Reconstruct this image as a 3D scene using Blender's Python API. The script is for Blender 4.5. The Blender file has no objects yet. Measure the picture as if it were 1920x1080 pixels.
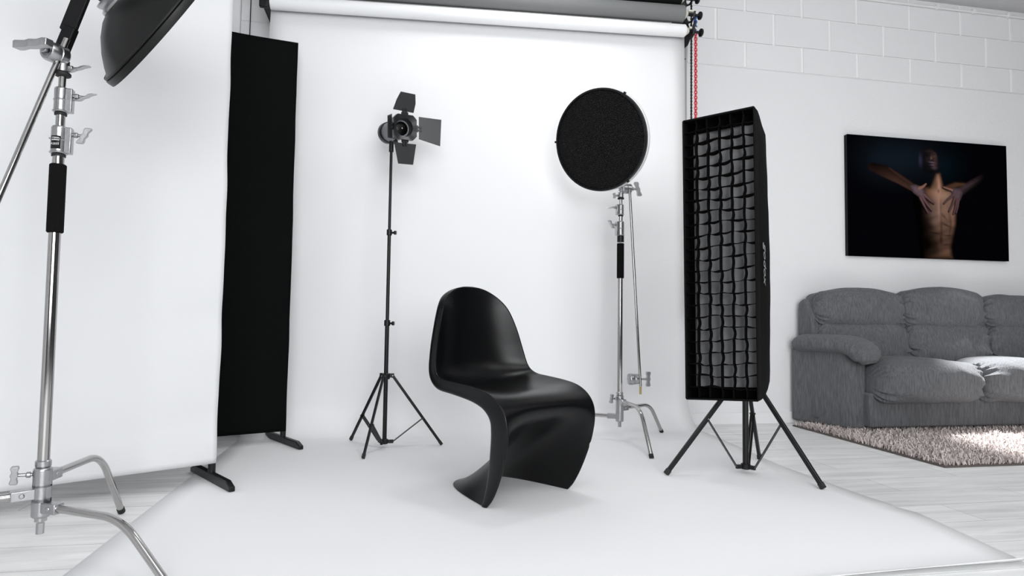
import bpy, math, random
import numpy as np
from mathutils import Vector, Matrix

random.seed(7)
rng = np.random.default_rng(7)
S = bpy.context.scene
COL = S.collection
PI = math.pi

# ------------------------------------------------------------------ camera
cam_d = bpy.data.cameras.new('camera')
cam = bpy.data.objects.new('camera', cam_d)
COL.objects.link(cam)
cam_d.sensor_width = 36.0
cam_d.lens = 1177.0 / 1920.0 * 36.0
cam_d.clip_start = 0.05
PITCH, YAW, ROLL = .0486, .183, .014
_f = Vector((math.sin(YAW) * math.cos(PITCH), math.cos(YAW) * math.cos(PITCH), math.sin(PITCH)))
_r = Vector((math.cos(YAW), -math.sin(YAW), 0))
_u = _r.cross(_f)
VR = _r * math.cos(ROLL) + _u * math.sin(ROLL)
VU = -_r * math.sin(ROLL) + _u * math.cos(ROLL)
VF = _f
cam.matrix_world = Matrix(((VR.x, VU.x, -VF.x, 0), (VR.y, VU.y, -VF.y, 0), (VR.z, VU.z, -VF.z, .70), (0, 0, 0, 1)))
S.camera = cam

# ------------------------------------------------------------------ exposure, world, lights
S.view_settings.view_transform = 'Standard'
S.view_settings.look = 'None'
S.view_settings.exposure = -0.10
S.view_settings.gamma = 1.0
S.view_settings.use_curve_mapping = False
W = bpy.data.worlds.new('world')
S.world = W
W.use_nodes = True
W.node_tree.nodes['Background'].inputs[0].default_value = (.9, .95, 1, 1)
W.node_tree.nodes['Background'].inputs[1].default_value = .10


def light(name, kind, loc, target, power, size=None, size_y=None, color=(1, 1, 1), spot=None, blend=.1, shape='RECTANGLE', spread=None):
    d = bpy.data.lights.new(name, kind)
    d.energy = power
    d.color = color
    if kind == 'AREA':
        d.shape = shape
        d.size = size
        if size_y:
            d.size_y = size_y
        if spread:
            d.spread = spread
    else:
        d.shadow_soft_size = size or .05
    if kind == 'SPOT':
        d.spot_size = spot
        d.spot_blend = blend
    o = bpy.data.objects.new(name, d)
    COL.objects.link(o)
    o.location = loc
    o.rotation_euler = (Vector(target) - Vector(loc)).to_track_quat('-Z', 'Y').to_euler()
    return o


light('overhead_light', 'AREA', (.75, 3.1, 3.08), (.75, 2.8, 0), 9, .45, shape='DISK')
light('overhead_light', 'AREA', (.6, .6, 3.08), (.6, 1.6, 0), 30, 1.8, 1.2)  # added overhead fill for even light, no fixture seen here
light('overhead_light', 'AREA', (2.9, .9, 3.08), (2.9, 1.3, 0), 18, 1.8, 1.2)  # added overhead fill to brighten the right side, no known fixture
light('front_fill', 'AREA', (.8, -3.1, 1.7), (.9, 3.4, 1.2), 225, 3.6, 2.0, color=(.97, .985, 1))  # added broad fill from behind the camera, not a known lamp
light('halo_fill', 'POINT', (1.20, 3.66, 1.72), (0, 0, 0), 1.2, .03)  # added point light hidden behind the dish, makes the halo on the paper
light('sofa_spot', 'SPOT', (3.88, 3.90, 3.08), (3.95, 2.86, 0), 2000, .05, spot=math.radians(31), blend=.55)

# ------------------------------------------------------------------ material helpers


def mat(name, col, rough=.5, metal=0., spec=.5, bump=None, coat=0., sheen=0., var=None, emit=None):
    """bump=(scale, strength, stretch vec); var=(scale, amount, stretch vec)"""
    m = bpy.data.materials.new(name)
    m.use_nodes = True
    nt = m.node_tree
    b = nt.nodes['Principled BSDF']
    b.inputs['Base Color'].default_value = (*col, 1)
    b.inputs['Roughness'].default_value = rough
    b.inputs['Metallic'].default_value = metal
    b.inputs['Specular IOR Level'].default_value = spec
    b.inputs['Coat Weight'].default_value = coat
    b.inputs['Sheen Weight'].default_value = sheen
    tc = nt.nodes.new('ShaderNodeTexCoord')

    def noise(scale, stretch, detail=4):
        mp = nt.nodes.new('ShaderNodeMapping')
        mp.inputs['Scale'].default_value = stretch
        nt.links.new(tc.outputs['Object'], mp.inputs['Vector'])
        n = nt.nodes.new('ShaderNodeTexNoise')
        n.inputs['Scale'].default_value = scale
        n.inputs['Detail'].default_value = detail
        nt.links.new(mp.outputs['Vector'], n.inputs['Vector'])
        return n
    if var:
        n = noise(var[0], var[2] if len(var) > 2 else (1, 1, 1))
        r = nt.nodes.new('ShaderNodeValToRGB')
        a = var[1]
        r.color_ramp.elements[0].position = .3
        r.color_ramp.elements[1].position = .7
        r.color_ramp.elements[0].color = (*[c * (1 - a) for c in col], 1)
        r.color_ramp.elements[1].color = (*[min(1, c * (1 + a)) for c in col], 1)
        nt.links.new(n.outputs['Fac'], r.inputs['Fac'])
        nt.links.new(r.outputs['Color'], b.inputs['Base Color'])
    if bump:
        n = noise(bump[0], bump[2] if len(bump) > 2 else (1, 1, 1))
        bp = nt.nodes.new('ShaderNodeBump')
        bp.inputs['Strength'].default_value = bump[1]
        bp.inputs['Distance'].default_value = .01
        nt.links.new(n.outputs['Fac'], bp.inputs['Height'])
        nt.links.new(bp.outputs['Normal'], b.inputs['Normal'])
    return m


M = dict(
    paper=mat('paper', (.895, .90, .91), .85, spec=.15, bump=(3, .03)),
    wall=mat('painted_block', (.80, .805, .815), .8, spec=.2, bump=(60, .25)),
    mortar=mat('lit_joint', (.90, .90, .90), .7, spec=.2),  # paler than the blocks: the lit joint sides are put into the colour
    ceil=mat('ceiling_paint', (.60, .60, .61), .9, spec=.1),
    whitepaint=mat('white_paint', (.82, .82, .83), .5),
    blackmetal=mat('black_metal', (.006, .006, .0065), .38, spec=.35),
    blackmatte=mat('black_matte', (.005, .005, .0055), .5, spec=.2),
    foam=mat('black_foam', (.006, .006, .006), .95, spec=.1, bump=(300, .4)),
    blackcloth=mat('black_cloth', (.0045, .005, .005), .95, spec=.05, bump=(220, .25)),
    softcloth=mat('black_nylon', (.0035, .0035, .0037), .8, spec=.12, bump=(40, .2)),
    gridcloth=mat('black_grid_fabric', (.0022, .0022, .0024), .85, spec=.08),
    diffuser=mat('grey_diffuser', (.30, .30, .31), .8, spec=.2, bump=(200, .1)),
    whitecloth=mat('white_cloth', (.76, .765, .78), .9, spec=.1, bump=(2.5, .7, (.35, .35, 2.2))),
    chrome=mat('chrome_steel', (.46, .45, .445), .12, 1.0),
    alu=mat('cast_aluminium', (.44, .44, .45), .30, 1.0, bump=(60, .06)),
    rubber=mat('black_rubber', (.012, .012, .012), .7),
    plastic=mat('black_plastic', (.0020, .0022, .0026), .30, spec=.27, bump=(500, .06)),
    greyroll=mat('grey_paper', (.20, .205, .205), .8, spec=.2),
    blackroll=mat('black_paper', (.006, .006, .006), .8, spec=.2),
    redchain=mat('red_plastic', (.62, .03, .05), .35),
    bluechain=mat('blue_plastic', (.02, .08, .30), .35),
    barndoor=mat('barn_door_metal', (.008, .0085, .010), .40, spec=.5),
    bodygrey=mat('grey_lamp_body', (.20, .21, .23), .45),
    dishblack=mat('black_dish_metal', (.006, .006, .006), .42, spec=.3),
    dishwhite=mat('white_dish_inside', (.82, .82, .82), .5),
    ivory=mat('ivory_plastic', (.78, .77, .68), .5),
    railgrey=mat('grey_steel_rail', (.42, .42, .43), .5, .3),
    labelwhite=mat('label_white', (.7, .7, .7), .5),
    sofa=mat('grey_upholstery', (.118, .122, .130), .95, spec=.12, sheen=.15, bump=(170, .5, (1, 1, .25)), var=(130, .28, (1, 1, .12))),
    rug=mat('shaggy_pile', (.66, .59, .57), .9, spec=.1, var=(60, .25)),
    rugback=mat('rug_backing', (.10, .085, .08), .9),
    lens=mat('lamp_glass', (.002, .002, .002), .3, spec=.2),
)

# laminate boards running along X
m = mat('laminate_boards', (.7, .7, .7), .42, spec=.35)
nt = m.node_tree
b = nt.nodes['Principled BSDF']
tc = nt.nodes.new('ShaderNodeTexCoord')
br = nt.nodes.new('ShaderNodeTexBrick')
br.offset = .37
br.inputs['Scale'].default_value = 1
br.inputs['Brick Width'].default_value = 1.29
br.inputs['Row Height'].default_value = .194
br.inputs['Mortar Size'].default_value = .0012
br.inputs['Mortar Smooth'].default_value = .2
br.inputs['Color1'].default_value = (.90, .905, .90, 1)
br.inputs['Color2'].default_value = (.82, .825, .82, 1)
br.inputs['Mortar'].default_value = (.36, .36, .35, 1)
nt.links.new(tc.outputs['Object'], br.inputs['Vector'])
mp = nt.nodes.new('ShaderNodeMapping')
mp.inputs['Scale'].default_value = (.9, 9, 1)
nt.links.new(tc.outputs['Object'], mp.inputs['Vector'])
n1 = nt.nodes.new('ShaderNodeTexNoise')
n1.inputs['Scale'].default_value = 2.2
n1.inputs['Detail'].default_value = 8
n1.inputs['Roughness'].default_value = .62
n1.inputs['Distortion'].default_value = .6
nt.links.new(mp.outputs['Vector'], n1.inputs['Vector'])
rp = nt.nodes.new('ShaderNodeValToRGB')
rp.color_ramp.elements[0].position = .30
rp.color_ramp.elements[0].color = (.80, .80, .80, 1)
rp.color_ramp.elements[1].position = .62
rp.color_ramp.elements[1].color = (1.05, 1.05, 1.05, 1)
nt.links.new(n1.outputs['Fac'], rp.inputs['Fac'])
mx = nt.nodes.new('ShaderNodeMix')
mx.data_type = 'RGBA'
mx.blend_type = 'MULTIPLY'
mx.inputs[0].default_value = 1
nt.links.new(br.outputs['Color'], mx.inputs[6])
nt.links.new(rp.outputs['Color'], mx.inputs[7])
nt.links.new(mx.outputs[2], b.inputs['Base Color'])
M['floor'] = m

# ------------------------------------------------------------------ mesh builder


def frame(d, up=(0, 0, 1)):
    d = Vector(d).normalized()
    up = Vector(up)
    if abs(d.dot(up.normalized())) > .98:
        up = Vector((1, 0, 0)) if abs(d.x) < .9 else Vector((0, 1, 0))
    x = up.cross(d).normalized()
    y = d.cross(x)
    return x, y, d


class MB:
    def __init__(s):
        s.v, s.f = [], []

    def add(s, vs, fs):
        k = len(s.v)
        s.v += [tuple(v) for v in vs]
        s.f += [tuple(i + k for i in f) for f in fs]
        return s

    def box(s, c, size, R=None):
        hx, hy, hz = [q / 2 for q in size]
        vs = [Vector((x, y, z)) for x in (-hx, hx) for y in (-hy, hy) for z in (-hz, hz)]
        if R is not None:
            vs = [R @ v for v in vs]
        vs = [v + Vector(c) for v in vs]
        return s.add(vs, [(0, 1, 3, 2), (4, 6, 7, 5), (0, 4, 5, 1), (2, 3, 7, 6), (0, 2, 6, 4), (1, 5, 7, 3)])

    def span(s, lo, hi):
        return s.box([(a + b_) / 2 for a, b_ in zip(lo, hi)], [b_ - a for a, b_ in zip(lo, hi)])

    def bar(s, p0, p1, w, h, up=(0, 0, 1)):
        p0, p1 = Vector(p0), Vector(p1)
        x, y, d = frame(p1 - p0, up)
        R = Matrix((x, y, d)).transposed()
        return s.box((p0 + p1) / 2, (w, h, (p1 - p0).length), R)

    def tube(s, pts, r, n=16, cap=True):
        pts = [Vector(p) for p in pts]
        rs = r if isinstance(r, (list, tuple)) else [r] * len(pts)
        vs, fs = [], []
        x = None
        for i, p in enumerate(pts):
            if i == 0:
                d = pts[1] - p
            elif i == len(pts) - 1:
                d = p - pts[i - 1]
            else:
                d = (pts[i + 1] - p).normalized() + (p - pts[i - 1]).normalized()
            d.normalize()
            if x is None:
                x, y, _ = frame(d)
            else:
                x = (x - d * x.dot(d)).normalized()
                y = d.cross(x)
            for k in range(n):
                a = 2 * PI * k / n
                vs.append(p + (x * math.cos(a) + y * math.sin(a)) * rs[i])
        m_ = len(pts)
        for i in range(m_ - 1):
            for k in range(n):
                k2 = (k + 1) % n
                fs.append((i * n + k, i * n + k2, (i + 1) * n + k2, (i + 1) * n + k))
        if cap:
            fs.append(tuple(range(n))[::-1])
            fs.append(tuple((m_ - 1) * n + k for k in range(n)))
        return s.add(vs, fs)

    def cyl(s, p0, p1, r, n=20, bev=0.):
        p0, p1 = Vector(p0), Vector(p1)
        if bev:
            d = (p1 - p0).normalized() * bev
            return s.tube([p0, p0 + d, p1 - d, p1], [r - bev, r, r, r - bev], n)
        return s.tube([p0, p1], r, n)

    def lathe(s, c, axis, prof, n=48, up=(0, 0, 1)):
        """prof = list of (radius, distance along axis)"""
        x, y, d = frame(axis, up)
        c = Vector(c)
        vs, fs = [], []
        for r, h in prof:
            for k in range(n):
                a = 2 * PI * k / n
                vs.append(c + d * h + (x * math.cos(a) + y * math.sin(a)) * r)
        for i in range(len(prof) - 1):
            for k in range(n):
                k2 = (k + 1) % n
                fs.append((i * n + k, i * n + k2, (i + 1) * n + k2, (i + 1) * n + k))
        return s.add(vs, fs)

    def prism(s, poly, vec):
        n = len(poly)
        vec = Vector(vec)
        vs = [Vector(p) for p in poly] + [Vector(p) + vec for p in poly]
        fs = [tuple(range(n))[::-1], tuple(range(n, 2 * n))]
        fs += [(i, (i + 1) % n, n + (i + 1) % n, n + i) for i in range(n)]
        return s.add(vs, fs)

    def grid(s, P):
        P = np.asarray(P)
        r, c = P.shape[:2]
        fs = [(i * c + j, i * c + j + 1, (i + 1) * c + j + 1, (i + 1) * c + j) for i in range(r - 1) for j in range(c - 1)]
        return s.add(P.reshape(-1, 3), fs)

    def build(s, name, material, parent=None, smooth=35, bevel=0, subsurf=0, solid=0, extra=None):
        off = Vector((0, 0, 0))
        if parent is not None:
            p = parent
            while p is not None:
                off += p.location
                p = p.parent
        me = bpy.data.meshes.new(name)
        me.from_pydata([tuple(Vector(v) - off) for v in s.v], [], s.f)
        me.materials.append(material)
        for e in (extra or []):
            me.materials.append(e)
        me.update()
        import bmesh
        bm = bmesh.new()
        bm.from_mesh(me)
        bmesh.ops.recalc_face_normals(bm, faces=bm.faces)
        bm.to_mesh(me)
        bm.free()
        if smooth:
            me.shade_smooth()
            try:
                me.set_sharp_from_angle(angle=math.radians(smooth))
            except Exception:
                pass
        o = bpy.data.objects.new(name, me)
        COL.objects.link(o)
        o.parent = parent
        if solid:
            md = o.modifiers.new('solid', 'SOLIDIFY')
            md.thickness = solid
            md.offset = 0
        if bevel:
            md = o.modifiers.new('bevel', 'BEVEL')
            md.width = bevel
            md.segments = 2
            md.limit_method = 'ANGLE'
        if subsurf:
            md = o.modifiers.new('sub', 'SUBSURF')
            md.levels = subsurf
            md.render_levels = subsurf
        return o


def thing(name, label, cat, loc, group=None):
    o = bpy.data.objects.new(name, None)
    COL.objects.link(o)
    o.location = loc
    o.empty_display_size = .1
    return tag(o, label, cat, group)


def tag(o, label, cat, group=None):
    o['label'] = label
    o['category'] = cat
    if group:
        o['group'] = group
    return o


def struct(o):
    o['kind'] = 'structure'
    return o


# ------------------------------------------------------------------ room
WALL_Y, CEIL = 4.0, 3.145
XL, XR, YN = -3.2, 6.4, -3.4
struct(MB().span((XL, YN, -.06), (XR, WALL_Y + .1, 0)).build('floor', M['floor'], smooth=0))
struct(MB().span((XL, YN, CEIL), (XR, WALL_Y + .1, CEIL + .1)).build('ceiling', M['ceil'], smooth=0))
struct(MB().span((XL - .1, YN, 0), (XL, WALL_Y, CEIL)).build('wall_left', M['wall'], smooth=0))
struct(MB().span((XR, YN, 0), (XR + .1, WALL_Y, CEIL)).build('wall_right', mat('charcoal_paint', (.10, .10, .105), .9), smooth=0))
struct(MB().span((XL, YN - .1, 0), (XR, YN, CEIL)).build('wall_rear', mat('dark_paint', (.12, .12, .125), .9), smooth=0))
# back wall: smooth rendered lower part that stands a little proud, bare painted blocks above
wb = MB()
wb.span((XL, WALL_Y + .004, 0), (XR, WALL_Y + .14, CEIL))
back = struct(wb.build('wall_back', M['mortar'], smooth=0))
low = MB()
LZ = 2.500
low.add([(XL, WALL_Y - .008, 0), (XR, WALL_Y - .008, 0), (XR, WALL_Y - .008, LZ - .012), (XL, WALL_Y - .008, LZ - .012),
         (XR, WALL_Y + .003, LZ + .006), (XL, WALL_Y + .003, LZ + .006)],
        [(0, 1, 2, 3), (3, 2, 4, 5)])
o = low.build('wall_render', M['wall'], back, smooth=0)
bl = MB()
BX, BZ, BW, BH = 2.1745, 2.685, .450, .225
for row, (z0, z1) in enumerate([(LZ, BZ), (BZ, BZ + BH), (BZ + BH, CEIL)]):
    off = BX if row == 1 else BX + BW / 2
    k0 = int((XL - off) / BW) - 1
    for k in range(k0, k0 + 24):
        xa, xb = max(XL, off + k * BW + .0095), min(XR, off + (k + 1) * BW - .0095)
        if xb <= xa:
            continue
        g = .0008
        j = random.uniform(-.0008, .0008)
        bl.span((xa, WALL_Y - .003 + j, z0 + g), (xb, WALL_Y + .01, z1 - g))
bl.build('blocks', M['wall'], back, smooth=0, bevel=.0025)
struct(MB().span((1.2, WALL_Y - .024, 0), (XR, WALL_Y - .008, .078)).build('baseboard_back', M['whitepaint'], smooth=0, bevel=.003))
struct(MB().span((-1.02, WALL_Y - .035, 0), (-.965, WALL_Y, 2.62)).build('trim_1', M['whitepaint'], smooth=0, bevel=.004))

# conduit under the ceiling
cd = thing('conduit_pipe', 'white painted thin conduit pipe running along the top of the block wall', 'pipe', (5, 3.97, 3.10))
MB().cyl((3.3, 3.985, 3.095), (XR - .01, 3.985, 3.10), .009).build('pipe', M['whitepaint'], cd)
for x in (3.98, 4.30, 4.62, 5.3):
    MB().span((x - .012, 3.968, 3.08), (x + .012, 4.0, 3.115)).build('clip', M['whitepaint'], cd, bevel=.003)

# ------------------------------------------------------------------ paper backdrop with its roll
bd = thing('paper_backdrop', 'seamless white paper backdrop hanging from its roll and sweeping out over the floor', 'backdrop', (.53, 3.7, 0))


def lerp_tab(tab, t):
    xs = [a[0] for a in tab]
    return [float(np.interp(t, xs, [a[i] for a in tab])) for i in range(1, len(tab[0]))]


# rows along the paper: y, z for the left and the right edge plus x of both edges
rows = []
PY = 3.74
for z, xr, y in ((2.52, 1.813, 3.745), (2.1, 1.833, 3.775), (1.6, 1.853, 3.805), (1.39, 1.865, 3.82), (1.0, 1.885, 3.85), (.7, 1.900, 3.875), (.45, 1.913, 3.895), (.30, 1.919, 3.905), (.22, 1.921, 3.91)):
    xl = -.745 - .10 * (2.52 - z) / 2.2
    rows.append((xl, y, z, xr, y, z))
PY = 3.912
for i in range(1, 13):
    a = i / 12 * PI / 2
    rad = .19
    rows.append((-.845, PY - rad * (1 - math.cos(a)) * 1.0, .0025 + rad * (1 - math.sin(a)), 1.922 + .008 * i / 12, PY - rad * (1 - math.cos(a)), .0025 + rad * (1 - math.sin(a))))
for y, xl, xr in ((3.6, -.843, 1.928), (3.3, -.843, 1.905), (3.0, -.846, 1.880), (2.8, -.848, 1.862), (2.6, -.85, 1.872), (2.4, -.85, 1.880), (2.25, -.85, 1.888), (2.2, -.85, 1.898),
                  (2.15, -.85, 1.905), (2.12, -.85, 1.895), (2.05, -.85, 1.918), (1.95, -.85, 1.905), (1.8, -.852, 1.882), (1.7, -.853, 1.865), (1.6, -.853, 1.85)):
    rows.append((xl, y, .0025, xr, y, .0025))
G = []
NC = 28
for r in rows:
    G.append([[r[0] + (r[3] - r[0]) * j / NC, r[1], r[2] + ((.05 * j / NC - .01) if r is rows[0] else 0)] for j in range(NC + 1)])
# front cut end curls up slightly toward the right
fr = []
for d_ in (.0, .012, .024, .036):
    fr.append([[-.853 + (1.846 + .853) * j / NC, 1.60 - d_ - .015 * (j / NC), .0025 + .75 * d_ * max(0, (j / NC - .62)) / .38] for j in range(NC + 1)])
G += fr[1:]
for y in ():
    pass
# left of x~1 the paper simply runs on toward the camera
G2 = [[[-.853 + (1.25 + .853) * j / 20, y, .0024] for j in range(21)] for y in (1.58, 1.3, 1.0, .7)]
MB().grid(np.array(G)).build('paper_sheet', M['paper'], bd, smooth=60, solid=.0012)
TILT = .084  # the rolls hang slightly out of level


def roll_pt(t, y, z):
    """t 0..1 left to right"""
    return Vector((-.742 + t * 2.535, y, z + TILT * (t - 0)))


rl = MB().cyl(roll_pt(0, 3.705, 2.487), roll_pt(1, 3.705, 2.487), .040, 40)
rl.build('paper_roll', M['paper'], bd)


def end_set(parent, xr, y, z, hub_r, knob_x, knobr=.026):
    """drive cone, axle plate and brake knob at the right end of a roll"""
    MB().tube([(xr - .002, y, z), (xr + .012, y, z), (xr + .03, y, z)], [hub_r, hub_r * .9, hub_r * .45], 24).build('drive_cone', M['ivory'], parent)
    MB().span((xr + .03, y - .02, z + .012), (knob_x - .03, y + .012, z + .024)).build('axle_plate', M['ivory'], parent, bevel=.002)
    k = MB()
    k.cyl((xr + .03, y, z), (knob_x - .018, y, z), .010, 14)
    k.lathe((knob_x - .02, y, z), (1, 0, 0), [(0, 0), (.009, 0), (.009, .008), (knobr, .02), (knobr, .03), (knobr * .85, .034), (0, .034)], 24)
    k.build('brake_knob', M['blackmetal'], parent)


def chain(parent, name, material, x, y, z1, z0, pitch, w, r):
    c = MB()
    z = z1
    k = 0
    while z > z0:
        L = pitch * .72
        ax = Vector((1, 0, 0)) if k % 2 == 0 else Vector((0, 1, 0))
        n = 10
        pts = []
        for i in range(n + 1):
            a = 2 * PI * i / n
            ca, sa = math.cos(a), math.sin(a)
            # stadium link
            pts.append(Vector((x, y, z)) + ax * (w * ca) + Vector((0, 0, 1)) * (L * sa))
        c.tube(pts, r, 5, cap=False)
        z -= pitch
        k += 1
    return c.build(name, material, parent, smooth=60)


end_set(bd, 1.793, 3.705, 2.571, .032, 1.905)
rc = chain(bd, 'bead_chain', M['redchain'], 1.873, 3.705, 2.56, .75, .0175, .009, .0036)

# grey roll and black roll above it
gr = thing('paper_roll', 'rolled grey background paper mounted directly above the white roll', 'paper roll', (.5, 3.70, 2.6))
MB().cyl(roll_pt(0, 3.70, 2.595), roll_pt(.995, 3.70, 2.595), .0535, 40).build('rolled_paper', M['greyroll'], gr)
end_set(gr, 1.782, 3.70, 2.680, .040, 1.895)
chain(gr, 'bead_chain', M['bluechain'], 1.868, 3.70, 2.672, 2.575, .0175, .010, .004)
br_ = thing('paper_roll', 'rolled black background paper, topmost and partly cut off by the frame', 'paper roll', (.5, 3.70, 2.75))
MB().cyl(roll_pt(0, 3.72, 2.72), roll_pt(.99, 3.72, 2.72), .062, 40).build('rolled_paper', M['blackroll'], br_)
end_set(br_, 1.768, 3.72, 2.795, .042, 1.888)
chain(br_, 'bead_chain', M['blackmatte'], 1.850, 3.72, 2.79, .75, .0105, .005, .0028)

# wall brackets
for side in (0, 1):
    t = side
    x = 1.838 if side else -.790
    zz = 2.455 + .029 * side
    w_ = thing('roll_bracket', ('black three-hook wall bracket at the right end of the paper rolls' if side else
                               'black three-hook wall bracket at the left end above the black panel'), 'bracket', (x, 3.9, zz))
    rr = MB()
    if side:
        rr.span((1.908, 3.955, .5), (1.934, 3.985, 2.62))
        MB().cyl((1.921, 3.951, 2.50), (1.921, 3.957, 2.50), .004, 10).build('screw', M['blackmetal'], w_)
        rr.build('rail', M['railgrey'], w_, bevel=.002)
    a = MB()
    a.prism([(x, 3.99, zz + .02), (x, 3.76, zz + .02), (x, 3.66, zz + .09), (x, 3.645, zz + .13), (x, 3.66, zz + .13), (x, 3.70, zz + .10),
             (x, 3.74, zz + .13), (x, 3.78, zz + .24), (x, 3.78, zz + .45), (x, 3.99, zz + .45)], (.008, 0, 0))
    a.build('bracket_plate', M['blackmetal'], w_, bevel=.0015)
    for k in range(3):
        yy, z_ = (3.705, 3.70, 3.72)[k], zz + (.087, .195, .32)[k]
        MB().tube([(x + .004, yy + .07, z_), (x + .004, yy + .045, z_ - .03), (x + .004, yy, z_ - .042), (x + .004, yy - .035, z_ - .03), (x + .004, yy - .045, z_ + .005)], .007, 10).build('hook', M['blackmetal'], w_)
    if not side:
        MB().span((x - .005, 3.66, 2.44), (x + .04, 3.69, 2.55)).build('end_plate', M['blackmetal'], w_, bevel=.004)
        MB().cyl((x - .09, 3.70, 2.60), (x - .012, 3.70, 2.60), .012, 12).build('axle', M['blackmetal'], w_)
        MB().lathe((x - .10, 3.70, 2.60), (-1, 0, 0), [(0, 0), (.012, 0), (.026, .014), (.026, .024), (0, .026)], 20).build('brake_knob', M['blackmetal'], w_)
        MB().cyl((x + .03, 3.655, 2.50), (x + .03, 3.663, 2.50), .004, 10).build('screw', M['chrome'], w_)
cdn = MB().cyl((-.905, 3.955, 1.2), (-.905, 3.955, 2.75), .0028, 8).build('pull_cord', M['blackmatte'])
tag(cdn, 'thin dark pull cord hanging on the wall behind the black panel', 'cord')

# ------------------------------------------------------------------ folding panels with T feet


def panel(name, label, P, d, width, z0, z1, material, foot_dir, foot_len, sag, wave, poles=(0, 1)):
    P = Vector((*P, 0))
    d = Vector((*d, 0)).normalized()
    n_ = Vector((-d.y, d.x, 0))
    t = thing(name, label, 'screen', P)
    nx, nz = 60, 90
    G_ = np.zeros((nz + 1, nx + 1, 3))
    for i in range(nz + 1):
        for j in range(nx + 1):
            u, v = j / nx, i / nz
            z = z0 + (z1 - z0) * v
            zz_ = z - (sag * math.sin(u * PI) * .5 if v > .5 else 0) * max(0, 2 * v - 1) + (sag * .0 * math.sin(u * PI))
            e = u * width
            # side edge pulls in between the corners
            e += wave * .8 * (math.sin(v * 9 + 1) * .4 + math.sin(v * 23) * .25) * (1 - u) ** 6
            q = P + d * e
            bump_ = wave * (math.sin(v * 37 + 3 * math.sin(u * 3)) * .5 + math.sin(v * 61 + 2 * u) * .3) * (math.exp(-u * 10) + .25)
            bump_ += wave * 1.3 * math.sin(u * PI) * math.sin(v * 5 + 2 * u)
            q = q + n_ * bump_
            G_[i, j] = (q.x, q.y, zz_)
    MB().grid(G_).build('fabric', material, t, smooth=60, solid=.006)
    fd = Vector((*foot_dir, 0)).normalized()
    for k, e in enumerate((.012, width - .012)):
        q = P + d * e
        q = q - n_ * .018
        MB().cyl((q.x, q.y, .035), (q.x, q.y, z1 - .03), .011, 14).build('pole', M['blackmetal'], t)
        h = foot_len / 2
        f = MB()
        prof = [(-h, .004), (-h, .022), (-h * .8, .040), (h * .8, .040), (h, .022), (h, .004)]
        sd = Vector((-fd.y, fd.x, 0)) * .024
        f.prism([(q.x - sd.x / 2 + fd.x * a, q.y - sd.y / 2 + fd.y * a, z) for a, z in prof], sd)
        f.build('foot', M['blackmetal'], t, bevel=.003)
        c = MB().cyl((q.x, q.y, .036), (q.x, q.y, .085), .015, 14)
        c.build('collar', M['blackmetal'], t)
    MB().cyl(P - n_ * .018 + d * .012 + Vector((0, 0, z1 - .03)), P - n_ * .018 + d * (width - .012) + Vector((0, 0, z1 - .03)), .010, 12).build('top_bar', M['blackmetal'], t)
    return t


panel('screen_panel', 'tall white fabric screen panel on black T feet at the left edge of the photo', (-.722, 2.838), (-.86, -.505), 1.25, .080, 2.235, M['whitecloth'], (.25, -.369), .45, .0, .006)
panel('screen_panel', 'tall black fabric screen panel on black T feet behind the white panel', (-.572, 3.625), (-.94, -.36), .95, .070, 2.232, M['blackcloth'], (.249, -.386), .46, .05, .004)

# ------------------------------------------------------------------ moulded S chair
CH = [  # cs, cz, w, es, ez, fds, fdz, p
    (-.440, .826, .030, -.440, .824, -.010, -.012, 2.2),
    (-.419, .836, .035, -.417, .834, -.020, -.008, 2.2),
    (-.417, .822, .088, -.406, .821, -.030, -.004, 2.2),
    (-.416, .785, .143, -.386, .786, -.036, 0, 2.3),
    (-.412, .73, .180, -.358, .735, -.040, 0, 2.4),
    (-.405, .65, .211, -.335, .65, -.042, 0, 2.5),
    (-.397, .56, .234, -.318, .56, -.044, 0, 2.6),
    (-.380, .485, .250, -.296, .485, -.044, -.018, 2.8),
    (-.335, .432, .256, -.248, .456, -.026, -.040, 2.8),
    (-.250, .410, .252, -.170, .449, -.002, -.046, 2.8),
    (-.120, .405, .246, -.060, .441, -.004, -.052, 2.8),
    (-.010, .412, .241, .025, .427, -.026, -.056, 2.6),
    (.065, .405, .236, .085, .398, -.055, -.050, 2.6),
    (.112, .374, .231, .120, .358, -.078, -.036, 2.8),
    (.104, .336, .227, .131, .310, -.090, -.016, 2.8),
    (.052, .290, .222, .127, .255, -.092, 0, 2.8),
    (-.022, .232, .218, .113, .198, -.087, 0, 2.9),
    (-.100, .172, .214, .090, .138, -.075, 0, 3.1),
    (-.180, .112, .212, .062, .082, -.060, 0, 3.4),
    (-.255, .060, .211, .034, .038, -.045, 0, 3.8),
    (-.330, .022, .211, .012, .014, -.032, 0, 4.0),
    (-.385, .004, .211, .000, .003, -.024, 0, 4.0)]


def catmull(tab, m_):
    T = np.array(tab, float)
    T = np.vstack([2 * T[0] - T[1], T, 2 * T[-1] - T[-2]])
    out = []
    for i in range(1, len(T) - 2):
        for k in range(m_):
            t = k / m_
            p0, p1, p2, p3 = T[i - 1], T[i], T[i + 1], T[i + 2]
            out.append(.5 * ((2 * p1) + (-p0 + p2) * t + (2 * p0 - 5 * p1 + 4 * p2 - p3) * t * t + (-p0 + 3 * p1 - 3 * p2 + p3) * t ** 3))
    out.append(T[-2])
    return np.array(out)


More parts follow.
